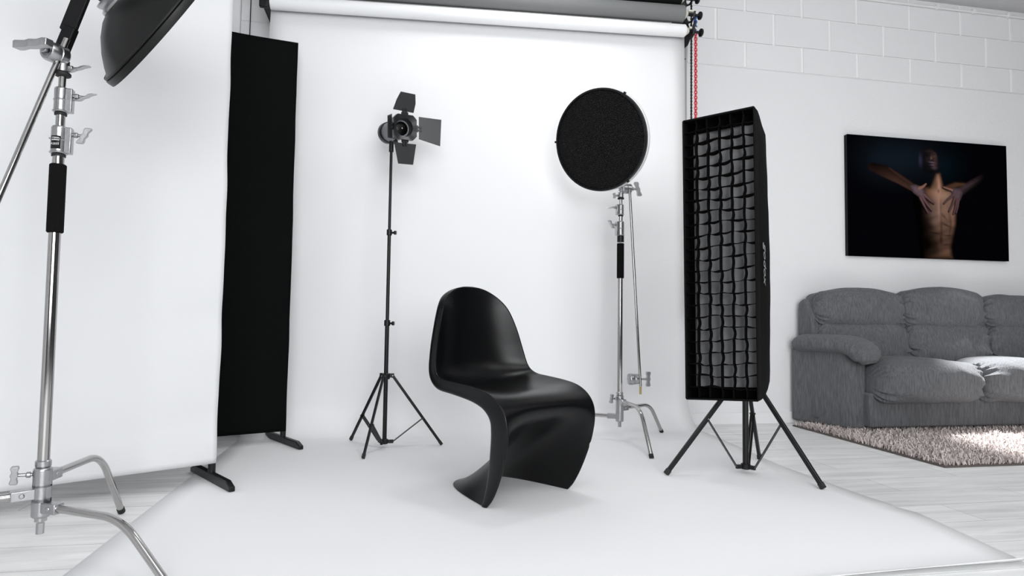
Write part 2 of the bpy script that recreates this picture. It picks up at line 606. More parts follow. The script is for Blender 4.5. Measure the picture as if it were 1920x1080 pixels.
ang = math.radians(29.6)
cn = Vector((math.cos(ang), math.sin(ang), 0))
cdv = Vector((cn.y, -cn.x, 0))
CM = Vector((.528, 2.425, 0))
rowsC = catmull(CH, 4)
G = []
us = np.sin(np.linspace(-PI / 2, PI / 2, 35))
for r in rowsC:
    cs, cz, w, es, ez, fs_, fz_, p = r
    line = []

    def P3(lat, s_, z_):
        q = CM + cn * lat + cdv * s_
        return (q.x, q.y, max(z_, .003))
    fl = []
    for a, out in ((1.0, .004), (.72, .007), (.42, .0065), (.18, .004), (.05, .0015)):
        fl.append((w + out - .004, es + fs_ * a, ez + fz_ * a))
    for lat, s_, z_ in fl:
        line.append(P3(-lat, s_, z_))
    for u in us:
        k = 1 - abs(u) ** p
        line.append(P3(w * u, es + (cs - es) * k, ez + (cz - ez) * k))
    for lat, s_, z_ in fl[::-1]:
        line.append(P3(lat, s_, z_))
    G.append(line)
ch = MB().grid(np.array(G)).build('cantilever_chair', M['plastic'], None, smooth=80, solid=.009, subsurf=1)
tag(ch, 'black moulded plastic S-shaped cantilever chair standing on the white paper', 'chair')

# ------------------------------------------------------------------ tripods


def tripod(label, P, feet, hub_z, hub_r, pole_r, stages, brace_f, leg_w, foot_z=0.0):
    """stages: list of (z_top, radius)"""
    P = Vector((*P, 0))
    t = thing('light_stand', label, 'light stand', P)
    z = .03
    for zt, r_ in stages:
        MB().cyl((P.x, P.y, z), (P.x, P.y, zt), r_, 18).build('pole_section', M['blackmetal'], t)
        z = zt
    for (zt, r_) in stages[:-1]:
        c = MB().cyl((P.x, P.y, zt - .025), (P.x, P.y, zt + .008), r_ + .005, 18, bev=.003)
        c.cyl((P.x, P.y, zt - .01), (P.x + .035, P.y - .01, zt - .01), .006, 10)
        c.cyl((P.x + .026, P.y - .008, zt - .01), (P.x + .037, P.y - .011, zt - .01), .011, 12)
        c.build('clamp_knob', M['blackmetal'], t)
    hb = MB().cyl((P.x, P.y, hub_z - .02), (P.x, P.y, hub_z + .012), pole_r + .01, 18, bev=.003)
    lb = MB().cyl((P.x, P.y, .022), (P.x, P.y, .048), pole_r + .008, 18, bev=.003)
    for fx, fy in feet:
        f = Vector((fx, fy, 0))
        d = (f - P).normalized()
        top = P + d * hub_r + Vector((0, 0, hub_z))
        f = f + Vector((0, 0, .012))
        hb.bar(P + Vector((0, 0, hub_z)), top + d * .008, .014, .022)
        lb.bar(P + Vector((0, 0, .034)), P + d * (hub_r + .012) + Vector((0, 0, .034)), .012, .018)
        up = Vector((0, 0, 1)).cross(d)
        MBl = MB().bar(top, f, leg_w, leg_w * .8, up)
        lg = MBl.build('leg', M['blackmetal'], t, bevel=.003)
        MB().bar(f + (f - top).normalized() * -.02, f + (f - top).normalized() * .006, leg_w * 1.15, leg_w, up).build('rubber_foot', M['rubber'], lg, bevel=.003)
        mid = top.lerp(f, brace_f)
        s_ = MB()
        for sgn in (-1, 1):
            o_ = up * sgn * .006
            s_.bar(mid + o_, P + d * (hub_r + .01) + Vector((0, 0, .034)) + o_, .003, .011, up)
        s_.cyl(mid - up * .012, mid + up * .012, .005, 10)
        s_.build('brace', M['blackmetal'], t)
        MB().cyl(mid - up * .0145, mid + up * .0145, .003, 8).build('rivet', M['chrome'], t)
        MB().cyl(top - up * .0125, top + up * .0125, .003, 8).build('rivet', M['chrome'], t)
    hb.build('upper_hub', M['blackmetal'], t)
    lb.build('lower_hub', M['blackmetal'], t)
    return t


FP = (-.042, 3.456)
tripod('slim black tripod light stand carrying the lamp with barn doors', FP,
       [(-.229, 3.667), (-.138, 3.187), (.262, 3.477)], .385, .035, .0115,
       [(.675, .0115), (1.166, .0095), (1.63, .0078)], .62, .015)
SP = (1.605, 2.685)
tripod('black tripod light stand under the tall strip softbox', SP,
       [(1.222, 2.698), (1.778, 2.384), (1.838, 2.947)], .445, .035, .0135,
       [(.60, .0135), (.92, .0115), (.975, .0095)], .44, .020)

# ------------------------------------------------------------------ barn-door lamp
fh = thing('barn_door_lamp', 'small focusing lamp with four open black barn doors on the slim stand', 'studio lamp', (*FP, 1.63))
a35 = math.radians(35)
LN = (-VF * math.cos(a35) + VR * math.sin(a35) + Vector((0, 0, -.06))).normalized()
LR = (VR * math.cos(a35) + VF * math.sin(a35)).normalized()
LU = LN.cross(LR) * -1
if LU.z < 0:
    LU = -LU
LR = (LR - LN * LR.dot(LN)).normalized()
rl5 = math.radians(2)
LR, LU = LR * math.cos(rl5) + LU * math.sin(rl5), -LR * math.sin(rl5) + LU * math.cos(rl5)
LC = Vector((.022, 3.40, 1.722))


def L(a, b_, c):
    return LC + LR * a + LU * b_ + LN * c


bdy = MB().lathe(L(0, 0, -.03), -LN, [(.0, 0), (.052, 0), (.052, .05), (.055, .052), (.055, .165), (.052, .17), (.052, .185), (.046, .195), (0, .198)], 40, up=LU)
bdy.build('lamp_body', M['bodygrey'], fh)
MB().lathe(L(0, 0, -.175), -LN, [(.058, 0), (.060, .004), (.060, .040), (.056, .048), (.048, .054), (0, .056)], 40, up=LU).build('rear_cap', M['blackmetal'], fh)
fr_ = MB()
hw, cc = .066, .021
oct_ = [(-hw + cc, -hw), (hw - cc, -hw), (hw, -hw + cc), (hw, hw - cc), (hw - cc, hw), (-hw + cc, hw), (-hw, hw - cc), (-hw, -hw + cc)]
# plate with a round hole
ring_n = 32
vs, fs = [], []
for k in range(ring_n):
    a = 2 * PI * k / ring_n
    ca, sa = math.cos(a), math.sin(a)
    s_ = min(hw / max(abs(ca), 1e-6), hw / max(abs(sa), 1e-6), (2 * hw - cc) / (abs(ca) + abs(sa)))
    for (rad, c) in ((s_, .022), (.050, .010), (.046, -.035), (s_, .0), ):
        vs.append(L(ca * rad, sa * rad, c))
for k in range(ring_n):
    k2 = (k + 1) % ring_n
    for j in range(3):
        ja, jb = ((0, 1), (1, 2), (0, 3))[j]
        fs.append((k * 4 + ja, k2 * 4 + ja, k2 * 4 + jb, k * 4 + jb))
fr_.add(vs, fs)
fr_.build('front_frame', M['barndoor'], fh, smooth=25, solid=.002)
MB().lathe(L(0, 0, -.034), LN, [(0, .012), (.02, .010), (.035, .005), (.047, 0)], 32).build('lens', M['lens'], fh)
MB().lathe(L(0, 0, -.02), LN, [(0, .006), (.004, .004), (.006, 0)], 12).build('bulb_tip', M['alu'], fh)


def door(hinge, width_dir, out_dir, poly, hp):
    """poly in (along hinge, along out) metres"""
    hinge = Vector(hinge)
    w_, o_ = Vector(width_dir).normalized(), Vector(out_dir).normalized()
    nn = w_.cross(o_).normalized() * .0022
    d_ = MB().prism([hinge + w_ * a + o_ * b_ for a, b_ in poly], nn).build('barn_door', M['barndoor'], fh, smooth=0, bevel=.0008)
    h_ = MB().bar(hinge - w_ * .018 - o_ * .012, hinge + w_ * .018 - o_ * .012, .014, .014, o_)
    h_.bar(hinge - w_ * .008 - o_ * .022, hinge - w_ * .008 + o_ * .016, .012, .010, w_)
    h_.bar(hinge + w_ * .008 - o_ * .022, hinge + w_ * .008 + o_ * .016, .012, .010, w_)
    h_.build('hinge', M['blackmetal'], d_)


g = .018
# top
door(L(.0, hw + g, .012), LR, LU + LN * -.05, [(-.068, .004), (.052, -.002), (.066, .05), (.066, .100), (-.020, .104), (-.045, .06)], 0)
# right: spreads flat across the view
door(L(hw + g, 0, .012), LU, VR * 1.0 + VF * .32, [(-.055, .0), (.066, .0), (.060, .125), (-.085, .118)], 0)
# bottom: tilted forward so that its inner face catches the light
door(L(.0, -hw - g, .012), LR, -LU + LN * .30 - VR * .22, [(-.062, .0), (.068, .0), (.060, .118), (-.028, .118), (-.045, .06)], 0)
# left: folded toward the front, seen edge on
door(L(-hw - g * .5, 0, .012), LU, LN * .9 - LR * .62, [(-.066, .0), (.064, .0), (.030, .12), (-.082, .12)], 0)
br2 = MB()
TP = Vector((FP[0], FP[1], 1.63))
br2.cyl(TP + Vector((0, 0, -.03)), TP + Vector((0, 0, .03)), .013, 14)
br2.bar(TP + Vector((0, 0, .02)), L(0, -.06, -.09), .016, .02)
br2.build('tilt_bracket', M['blackmetal'], fh, bevel=.002)
MB().tube([TP + Vector((.0, -.01, .02)), TP + Vector((.03, -.05, .035)), TP + Vector((.05, -.07, .028)), TP + Vector((.062, -.075, .04))], .003, 8).build('tilt_handle', M['chrome'], fh)

# ------------------------------------------------------------------ century stands


def t_handle(parent, p, d, bar_dir, length=.075, shaft=.045, sc=1.0, name='t_handle'):
    p, d, bd_ = Vector(p), Vector(d).normalized(), Vector(bar_dir).normalized()
    e = p + d * shaft
    h = MB().cyl(p, e, .0055 * sc, 12)
    h.lathe(p + d * .004, d, [(0, 0), (.009 * sc, 0), (.009 * sc, .010), (.005 * sc, .012)], 14)
    L_ = length / 2
    n_ = bd_.cross(d).normalized()
    # dog-bone bar
    prof = [(-L_, .008), (-L_ * .8, .0105), (-L_ * .35, .0065), (0, .010), (L_ * .35, .0065), (L_ * .8, .0105), (L_, .008)]
    poly = [e + bd_ * a + d * (w_ * 1.15 * sc) for a, w_ in prof] + [e + bd_ * a - d * (w_ * sc) for a, w_ in prof[::-1]]
    h.prism([q - n_ * .008 * sc for q in poly], n_ * .016 * sc)
    return h.build(name, M['alu'], parent, bevel=.0015)


def cstand(label, P, legs, z_base, z_tube1, grip, stages, handle_dir, label_text=None):
    P = Vector((*P, 0))
    t = thing('century_stand', label, 'light stand', P)

    def V(z, dx=0, dy=0):
        return P + Vector((dx, dy, z))
    MB().cyl(V(.12), V(z_tube1), .0150, 28).build('column', M['chrome'], t)
    z0, z1 = grip
    MB().cyl(V(z0), V(z1), .0208, 28, bev=.003).build('foam_grip', M['foam'], t)
    # base hub of three stacked castings
    for k, (hz, (fx, fy), bend) in enumerate(legs):
        f = Vector((fx, fy, 0)) - P
        R_ = f.length
        d = f.normalized()
        hub = MB().cyl(V(hz - .030), V(hz + .030), .0230, 26, bev=.004)
        hub.bar(V(hz), V(hz) + d * .070, .029, .029)
        hub.cyl(V(hz) + d * .045 - Vector((-d.y, d.x, 0)) * .017, V(hz) + d * .045 + Vector((-d.y, d.x, 0)) * .017, .007, 12)
        hub.build('leg_casting', M['alu'], t, bevel=.004)
        pts = [V(hz) + d * .05]
        # straight run, smooth bend, straight down to the floor
        A_ = V(hz) + d * .24
        B_ = V(hz - .004) + d * .305
        F_ = V(.012) + d * (R_ - .004)
        C_ = B_.lerp(F_, .30)
        for q in range(0, 9):
            s_ = q / 8
            pts.append(A_ * (1 - s_) ** 2 + B_ * 2 * s_ * (1 - s_) + C_ * s_ ** 2)
        pts.append(F_)
        lg = MB().tube(pts, .0108, 18).build('leg', M['chrome'], t)
        dd = (F_ - C_).normalized()
        MB().cyl(F_ - dd * .012, F_ + dd * .006, .0122, 18).build('rubber_foot', M['rubber'], lg)
    MB().cyl(V(.085), V(.115), .010, 6).build('base_bolt', M['alu'], t)
    hz = legs[0][0]
    MB().cyl(V(hz + .03), V(hz + .05), .0195, 24, bev=.003).build('column_socket', M['alu'], t)
    t_handle(t, V(hz + .012) + Vector((-.02, -.01, 0)), (-.9, -.35, .05), (.1, -.1, 1), .05, .04, .9)
    for (zc0, zc1, zt, rr_, rt, hd, bar_) in stages:
        # clamp collar between tubes
        c = MB().cyl(V(zc0), V(zc1), rr_, 28, bev=.004)
        hdv = Vector(hd).normalized()
        c.cyl(V(zc0 + .002), V(zc0 + .008), rr_ + .003, 28)
        c.cyl(V((zc0 + zc1) / 2 - .003), V((zc0 + zc1) / 2 + .003), rr_ + .0015, 28)
        c.bar(V((zc0 + zc1) / 2) + hdv * rr_ * .3, V((zc0 + zc1) / 2) + hdv * (rr_ + .012), .024, (zc1 - zc0) * .92, (0, 0, 1))
        co = c.build('clamp_collar', M['alu'], t, bevel=.003)
        t_handle(co, V(zc1 - .022) + hdv * (rr_ + .010), hdv, bar_, .052, .030, .85)
        MB().cyl(V(zc0 - .006), V(zc0), rr_ * .86, 24).build('seal_ring', M['rubber'], t)
        MB().cyl(V(zc1 - .01), V(zt), rt, 24).build('riser', M['chrome'], t)
    return t, V


fs_legs = [(.238, (-.925, 2.440), 0), (.197, (-1.345, 1.760), 0), (.160, (-.545, 1.750), 0)]
FSP = (-.957, 1.983)
hx = Vector((1, .12, 0))
cs1, V1 = cstand('chrome century stand in the left foreground with black foam grip, holding the big dish', FSP, fs_legs, .1, 1.15, (.925, 1.122),
                 [(1.150, 1.232, 1.275, .0205, .0118, hx, (.5, 0, 1)), (1.270, 1.345, 1.395, .0180, .0095, hx, (.9, 0, .5))], hx)
# label on the lower collar
lb1 = MB()
pts = []
for i in range(9):
    a = math.radians(232 + i * 9)
    pts.append((math.cos(a) * .0212, math.sin(a) * .0212))
Gl = np.array([[[FSP[0] + x_, FSP[1] + y_, z_] for x_, y_ in pts] for z_ in (1.163, 1.200)])
lbo = MB().grid(Gl).build('maker_plate', M['blackmetal'], cs1, smooth=60, solid=.0006)
pts2 = [(x_ * 1.02, y_ * 1.02) for x_, y_ in pts[1:-1]]
MB().grid(np.array([[[FSP[0] + x_, FSP[1] + y_, z_] for x_, y_ in pts2] for z_ in (1.1865, 1.1955)])).build('white_bar', M['labelwhite'], lbo, smooth=60)


def text_obj(txt, size, loc, xdir, ydir, material, parent, name, extr=.0004, sx=1.0, shear=0.):
    c = bpy.data.curves.new(name, 'FONT')
    c.body = txt
    c.size = size
    c.extrude = extr
    c.align_x = 'CENTER'
    c.align_y = 'CENTER'
    c.shear = shear
    ob = bpy.data.objects.new(name, c)
    COL.objects.link(ob)
    bpy.context.view_layer.update()
    dg = bpy.context.evaluated_depsgraph_get()
    me = bpy.data.meshes.new_from_object(ob.evaluated_get(dg))
    bpy.data.objects.remove(ob)
    xd, yd = Vector(xdir).normalized(), Vector(ydir).normalized()
    zd = xd.cross(yd)
    off = Vector((0, 0, 0))
    p = parent
    while p is not None:
        off += p.location
        p = p.parent
    for v in me.vertices:
        q = Vector(loc) + xd * v.co.x * sx + yd * v.co.y + zd * v.co.z - off
        v.co = q
    me.materials.clear()
    me.materials.append(material)
    o2 = bpy.data.objects.new(name, me)
    COL.objects.link(o2)
    o2.parent = parent
    return o2


am = math.radians(268)
nrm = Vector((math.cos(am), math.sin(am), 0))
text_obj('AVENGER', .0075, Vector((*FSP, 1.191)) + nrm * .0220, (-nrm.y, nrm.x, 0), (0, 0, 1), M['blackmetal'], lbo, 'lettering')
text_obj('A2033', .008, Vector((*FSP, 1.176)) + nrm * .0217, (-nrm.y, nrm.x, 0), (0, 0, 1), M['labelwhite'], lbo, 'lettering')

# grip head and diagonal arm of the front stand
gh = thing('grip_arm', 'chrome grip head with a diagonal steel arm on top of the foreground stand', 'grip head', Vector((*FSP, 1.39)))
gz = 1.436
gc = Vector((FSP[0] - .012, FSP[1] - .02, gz))
gdir = Vector((-.45, -.89, 0)).normalized()   # disc axis, facing the camera and left
g_ = MB()
g_.lathe(gc - gdir * .030, gdir, [(0, 0), (.022, 0), (.028, .006), (.028, .025), (.026, .027), (.028, .029), (.028, .050), (.024, .056), (.017, .057), (.012, .051), (0, .051)], 36)
g_.cyl(V1(1.388), V1(1.425), .0165, 20, bev=.003)
g_.build('grip_head', M['alu'], gh)
MB().cyl(V1(1.378), V1(1.388), .021, 24, bev=.002).build('rubber_washer', M['rubber'], gh)
t_handle(gh, gc + gdir * .022, gdir, (-1, .35, -.03), .105, .040, 1.25)
t_handle(gh, V1(1.402, .012), (1, 0, .03), (.85, 0, .35), .055, .026, .9)
AD = (Vector((-1.064, 1.90, .945)) - Vector((gc.x + .012, gc.y + .02, gz - .005)))
a0 = gc + gdir * -.002 + Vector((.012, .0, .0)) - AD.normalized() * .05
MB().cyl(a0, a0 + AD.normalized() * .98, .0080, 18).build('extension_arm', M['chrome'], gh)

# ------------------------------------------------------------------ big dish on the front stand
C1 = Vector((-.712, 2.053, 1.590))
v1 = (C1 - Vector((0, 0, .70))).normalized()
N1 = VR * .77 - VU * .64
N1 = (N1 - v1 * N1.dot(v1)).normalized()
N1 = (N1 + v1 * .06).normalized()
dh = thing('beauty_dish', 'large black beauty dish reflector tilted down in the top left corner', 'reflector', C1)


def bowl(C, N, R, H, neck):
    return [(neck, -H), (neck + .01, -H + .002), (R * .47, -H * .95), (R * .62, -H * .80), (R * .77, -H * .58), (R * .88, -H * .37), (R * .945, -H * .22), (R * .97, -.030), (R * .978, -.022), (R, -.020), (R * 1.004, -.012), (R, 0), (R * .985, 0)]


R1, H1 = .252, .126
pr1 = bowl(C1, N1, R1, H1, .092)
MB().lathe(C1, N1, [(r_, h_) for r_, h_ in pr1], 72).build('dish_shell', M['dishblack'], dh, smooth=50)
MB().lathe(C1, N1, [(max(r_ - .004, .01), min(h_ + .003, -.002)) for r_, h_ in pr1], 72).build('dish_lining', M['dishwhite'], dh, smooth=50)
MB().lathe(C1, N1, [(R1 * .982, -.030), (R1 * .992, -.028), (R1 * .992, -.024), (R1 * .982, -.022)], 72).build('rim_line', M['dishblack'], dh)
MB().lathe(C1 - N1 * (H1 + .002), -N1, [(.098, -.006), (.100, 0), (.098, .006), (.088, .010), (.092, .018), (.092, .026), (.082, .028), (.0, .028)], 48).build('mount_ring', M['alu'], dh)
lp = thing('studio_flash', 'black flash head body behind the tilted dish at the top left', 'studio lamp', C1 - N1 * (H1 + .03))
q0 = C1 - N1 * (H1 + .026)
MB().lathe(q0, -N1, [(0, 0), (.072, 0), (.074, .006), (.072, .045), (.064, .050), (.064, .075), (.072, .08), (.072, .27), (.06, .28), (0, .28)], 40).build('flash_body', M['blackmatte'], lp)
MB().bar(q0 - N1 * .08 + VU * -.0 - VR * .055 - VU * .055, q0 - N1 * .28 - VR * .055 - VU * .055, .05, .03, VF).build('side_rail', M['blackmatte'], lp, bevel=.004)
yk = MB()
b0 = Vector((-.966, 2.000, 1.478))
k1 = Vector((-.955, 1.998, 1.520))
k2 = Vector((-.892, 1.980, 1.695))
q3 = q0 - N1 * .16
yk.cyl(Vector((-.962, 1.992, 1.425)), b0 + Vector((0, 0, .01)), .009, 14)
yk.bar(b0 - Vector((.006, 0, .024)), k1 + Vector((.008, 0, .01)), .034, .026, (0, 1, 0))
yk.bar(k1 - Vector((.002, 0, .005)), k2, .016, .042, (1, 0, .3))
yk.bar(k2, q3, .03, .03)
yk.build('tilt_arm', M['blackmatte'], lp, bevel=.004)

# ------------------------------------------------------------------ second century stand
BSP = (1.285, 3.477)
bs_legs = [(.236, (1.290, 3.025), 0), (.190, (1.650, 3.714), 0), (.145, (.895, 3.705), 0)]
hl = Vector((-1, -.15, 0))
cs2, V2 = cstand('chrome century stand behind the chair with black foam grip, holding the round dish', BSP, bs_legs, .1, .98, (.943, 1.148),
                 [(1.190, 1.278, 1.315, .0200, .0118, hl, (.6, 0, -1)), (1.312, 1.378, 1.425, .0175, .0095, hl, (1, 0, .2))], hl)
MB().cyl(V2(1.155), V2(1.19), .020, 20).build('black_collar', M['blackmetal'], cs2)
gh2 = thing('grip_arm', 'grip heads and thin steel arm hanging beside the stand behind the chair', 'grip head', Vector((*BSP, 1.41)))
MB().cyl(V2(1.408), V2(1.416), .019, 20).build('rubber_washer', M['rubber'], gh2)
g2 = MB()
g2.cyl(V2(1.416), V2(1.452), .016, 20, bev=.003)
gc2 = V2(1.470, .045, -.01)
g2.cyl(V2(1.440), V2(1.475), .014, 18)
g2.lathe(gc2 - Vector((.042, 0, 0)), (1, 0, 0), [(0, 0), (.020, 0), (.030, .006), (.030, .026), (.027, .028), (.030, .030), (.030, .052), (.022, .058), (0, .058)], 32)
g2.build('grip_head', M['alu'], gh2)
t_handle(gh2, gc2 + Vector((.015, 0, 0)), (1, 0, .02), (.3, 0, -1), .085, .040, 1.2)
t_handle(gh2, V2(1.43, -.012), (-1, 0, -.1), (0, .3, 1), .03, .028, .8)
gc3 = Vector((1.378, 3.44, .362))
MB().cyl(gc2 + Vector((-.004, -.02, .02)), Vector((gc3.x + .014, gc3.y - .012, gc3.z - .04)), .0078, 16).build('extension_arm', M['chrome'], gh2)
g3 = MB()
g3.lathe(gc3 - Vector((.055, 0, 0)), (1, 0, 0), [(0, 0), (.028, 0), (.033, .006), (.033, .026), (.028, .03), (.030, .034), (.030, .056), (.022, .062), (.016, .062), (0, .082)], 32)
g3.box(gc3 + Vector((-.035, 0, 0)), (.035, .05, .058))
g3.build('grip_head', M['alu'], gh2, bevel=.003)
t_handle(gh2, gc3 + Vector((.006, 0, 0)), (1, 0, 0), (.02, 0, 1), .085, .058, 1.15)
MB().cyl(Vector((gc3.x + .014, gc3.y - .012, gc3.z - .085)), Vector((gc3.x + .014, gc3.y - .012, gc3.z - .04)), .0065, 12).build('brass_tip', mat('brass', (.55, .40, .18), .35, .8), gh2)

# ------------------------------------------------------------------ round dish with honeycomb grid
a26 = math.radians(28)
C2 = Vector((1.112, 3.354, 1.712))
v2 = (C2 - Vector((0, 0, .70))).normalized()
l2 = (VR - v2 * v2.dot(VR)).normalized()
N2 = (-v2 * math.cos(a26) - l2 * math.sin(a26)).normalized()
R2, H2 = .281, .17
dh2 = thing('beauty_dish', 'round dish light with a black honeycomb grid facing the camera behind the chair', 'reflector', C2)
pr2 = bowl(C2, N2, R2, H2, .07)
MB().lathe(C2, N2, [(r_, h_ - .012) for r_, h_ in pr2], 72).build('dish_shell', M['dishwhite'], dh2, smooth=50)
MB().lathe(C2, N2, [(R2 * 1.01, -.018), (R2 * 1.014, 0), (R2 * 1.01, .008), (R2 * .975, .008), (R2 * .972, -.016)], 72).build('grid_ring', M['blackmetal'], dh2)
MB().lathe(C2, N2, [(R2 * 1.0, -.046), (R2 * 1.022, -.042), (R2 * 1.024, -.024), (R2 * 1.0, -.020)], 72).build('outer_rim', M['whitepaint'], dh2)
# honeycomb: one mesh, hexagonal cells as open prisms over a dark backing
x2, y2, d2 = frame(N2)
rh = .0056
vs, fs = [], []
dx, dy = rh * math.sqrt(3), rh * 1.5
nn = int(R2 / dy) + 2
kk = 0
for j in range(-nn, nn + 1):
    for i in range(-nn, nn + 1):
        cx = (i + (.5 if j % 2 else 0)) * dx
        cy = j * dy
        if cx * cx + cy * cy > (R2 * .968) ** 2:
            continue
        base = len(vs)
        for q in range(6):
            a = PI / 6 + q * PI / 3
            for rr_, hh in ((rh, 0.0), (rh * .80, 0.0), (rh * .80, -.010)):
                vs.append(C2 + x2 * (cx + rr_ * math.cos(a)) + y2 * (cy + rr_ * math.sin(a)) + d2 * (hh - .001))
        for q in range(6):
            q2 = (q + 1) % 6
            fs.append((base + q * 3, base + q2 * 3, base + q2 * 3 + 1, base + q * 3 + 1))
            fs.append((base + q * 3 + 1, base + q2 * 3 + 1, base + q2 * 3 + 2, base + q * 3 + 2))
hc = MB()
hc.v, hc.f = [tuple(v) for v in vs], fs
hc.build('honeycomb_grid', mat('honeycomb_foil', (.014, .014, .0145), .45, spec=.35), dh2, smooth=0)
MB().lathe(C2, N2, [(0, -.0125), (R2 * .97, -.0125)], 48).build('grid_backing', M['gridcloth'], dh2)
for a in (math.radians(60), math.radians(182), math.radians(-50)):
    u2_ = N2.cross(l2).normalized() * (1 if N2.cross(l2).z > 0 else -1)
    h2_ = u2_.cross(N2).normalized()
    h2_ = h2_ if h2_.dot(VR) > 0 else -h2_
    rad_ = h2_ * math.cos(a) + u2_ * math.sin(a)
    vv = C2 + rad_ * R2 * 1.0
    MB().bar(vv - rad_ * .006, vv + rad_ * .014, .012, .012, N2).build('grid_clip', M['blackmetal'], dh2)
lp2 = thing('studio_flash', 'flash head body hidden behind the round honeycomb dish', 'studio lamp', C2 - N2 * .2)
q2_ = C2 - N2 * (H2 + .012)
MB().lathe(q2_, -N2, [(0, 0), (.074, 0), (.074, .01), (.06, .014), (.06, .16), (.05, .17), (0, .17)], 36).build('flash_body', M['blackmatte'], lp2)
MB().bar(q2_ - N2 * .06, V2(1.50, .0, .0), .03, .03).bar(V2(1.44), V2(1.56), .02, .02).build('tilt_arm', M['blackmatte'], lp2)

# ------------------------------------------------------------------ strip softbox
sb = thing('strip_softbox', 'tall narrow black strip softbox with a fabric egg-crate grid on a tripod', 'softbox', (1.40, 2.53, .36))
TLs, TRs, BRs, BLs = Vector((1.243, 2.577, 1.588)), Vector((1.458, 2.365, 1.600)), Vector((1.496, 2.405, .372)), Vector((1.283, 2.625, .355))
ex = ((TRs - TLs) + (BRs - BLs)).normalized()
SBn = Vector((ex.y, -ex.x, 0)).normalized()   # facing normal
if SBn.y > 0:
    SBn = -SBn


def SB(u, v, d):
    """u,v 0..1 over the face, d behind the face"""
    p = TLs.lerp(TRs, u).lerp(BLs.lerp(BRs, u), 1 - v) if False else (BLs.lerp(BRs, u)).lerp(TLs.lerp(TRs, u), v)
    return p - SBn * d


sh = MB()
secs = [(0, 1, 1), (.012, 1.012, 1.002), (.05, 1.0, 1.0), (.06, 1.0, .998), (.10, 1.08, .985), (.15, 1.12, .94), (.20, 1.04, .89), (.25, .84, .80), (.29, .50, .66), (.32, .34, .48), (.335, .22, .28), (.34, .14, .10)]
NV, NU = 24, 8
per = [(j / NU, 0) for j in range(NU)] + [(1, j / NV) for j in range(NV)] + [(1 - j / NU, 1) for j in range(NU)] + [(0, 1 - j / NV) for j in range(NV)]
vs, fs = [], []
for d_, sw, shh in secs:
    for (u, v) in per:
        swe = min(sw, 1) + max(sw - 1, 0) * (1 - abs(2 * v - .9) ** 2.2) * 1.1
        uu, vv_ = .5 + (u - .5) * swe, .5 + (v - .5) * shh
        wob = .006 * math.sin(v * 40) * (1 if d_ > .06 else 0) * (abs(u - .5) > .49)
        vs.append(SB(uu, vv_, d_ + wob * .5))
n_ = len(per)
for i in range(len(secs) - 1):
    for k in range(n_):
        fs.append((i * n_ + k, i * n_ + (k + 1) % n_, (i + 1) * n_ + (k + 1) % n_, (i + 1) * n_ + k))
fs.append(tuple((len(secs) - 1) * n_ + k for k in range(n_)))
sh.add(vs, fs)
sh.build('softbox_shell', M['softcloth'], sb, smooth=50, solid=.003)
rim = MB()
cr = [SB(0, 0, 0), SB(1, 0, 0), SB(1, 1, 0), SB(0, 1, 0)]
for i in range(4):
    rim.tube([cr[i], cr[(i + 1) % 4]], .0045, 10)
rim.build('rim_piping', M['softcloth'], sb)
# inner border and diffuser
mu, mv = .085, .040
GD = .075
Gd = np.array([[list(SB(mu * .7 + (1 - mu * 1.4) * j / 12, mv * .8 + (1 - mv * 1.6) * i / 40, GD + .006 * math.sin(i * .9) * math.sin(j * .8))) for j in range(13)] for i in range(41)])
MB().grid(Gd).build('diffuser', M['diffuser'], sb, smooth=60)
bo = MB()
for (u0, v0, u1, v1) in ((0, 0, 1, mv), (0, 1 - mv, 1, 1), (0, 0, mu * .9, 1), (1 - mu * .55, 0, 1, 1)):
    bo.add([SB(u0, v0, GD - .012), SB(u1, v0, GD - .012), SB(u1, v1, GD - .012), SB(u0, v1, GD - .012)], [(0, 1, 2, 3)])
bo.build('inner_border', M['gridcloth'], sb, smooth=0)
gg = MB()
NCg, NRg = 6, 24
D0, D1 = .004, .042


def sagv(r_, c_):
    return .0010 * math.sin(r_ * 1.7 + c_ * 2.3)


for r_ in range(1, NRg):
    pts = []
    for c_ in np.linspace(0, 1, NCg * 6 + 1):
        cell = (c_ * NCg) % 1
        ci = int(c_ * NCg)
        amp = .0042 * (.6 + .5 * math.sin(r_ * 2.1 + ci * 1.3))
        vv_ = r_ / NRg - amp * math.sin(PI * cell) + .004 * math.sin(r_ * .8 + c_ * 5)
        pts.append((c_, vv_))
    Gg = np.array([[list(SB(c_, vv_ + tw * .0035 * math.sin(c_ * 17 + r_ * 2), D0 + (D1 - D0) * tw)) for c_, vv_ in pts] for tw in (0, .5, 1)])
    gg.grid(Gg)
for c_ in range(1, NCg):
    pts = []
    for v_ in np.linspace(0, 1, NRg * 6 + 1):
        cell = (v_ * NRg) % 1
        ri = int(v_ * NRg)
        amp = .020 * (.4 + .6 * math.sin(ri * 1.9 + c_ * 2.7))
        pts.append((c_ / NCg + amp * math.sin(PI * cell), v_))
    Gg = np.array([[list(SB(u_, v_, D0 + (D1 - D0) * tw)) for u_, v_ in pts] for tw in (0, .5, 1)])
    gg.grid(Gg)
gg.build('egg_crate_grid', M['gridcloth'], sb, smooth=60, solid=.0022)
text_obj('godox', .062, SB(1.03, .47, .085) + ex * .0062, (0, 0, -1), -SBn, mat('grey_print', (.28, .28, .29), .6), sb, 'printed_logo', sx=1.1, shear=.3)
spr = MB()
bc = SB(.5, .5, .335)
spr.lathe(bc, -SBn, [(.05, -.01), (.062, 0), (.062, .02), (.05, .025), (0, .025)], 32)
spr.build('speed_ring', M['blackmetal'], sb)
MB().lathe(bc - SBn * .02, -SBn, [(0, 0), (.05, 0), (.05, .14), (0, .15)], 28).build('flash_body', M['blackmatte'], sb)
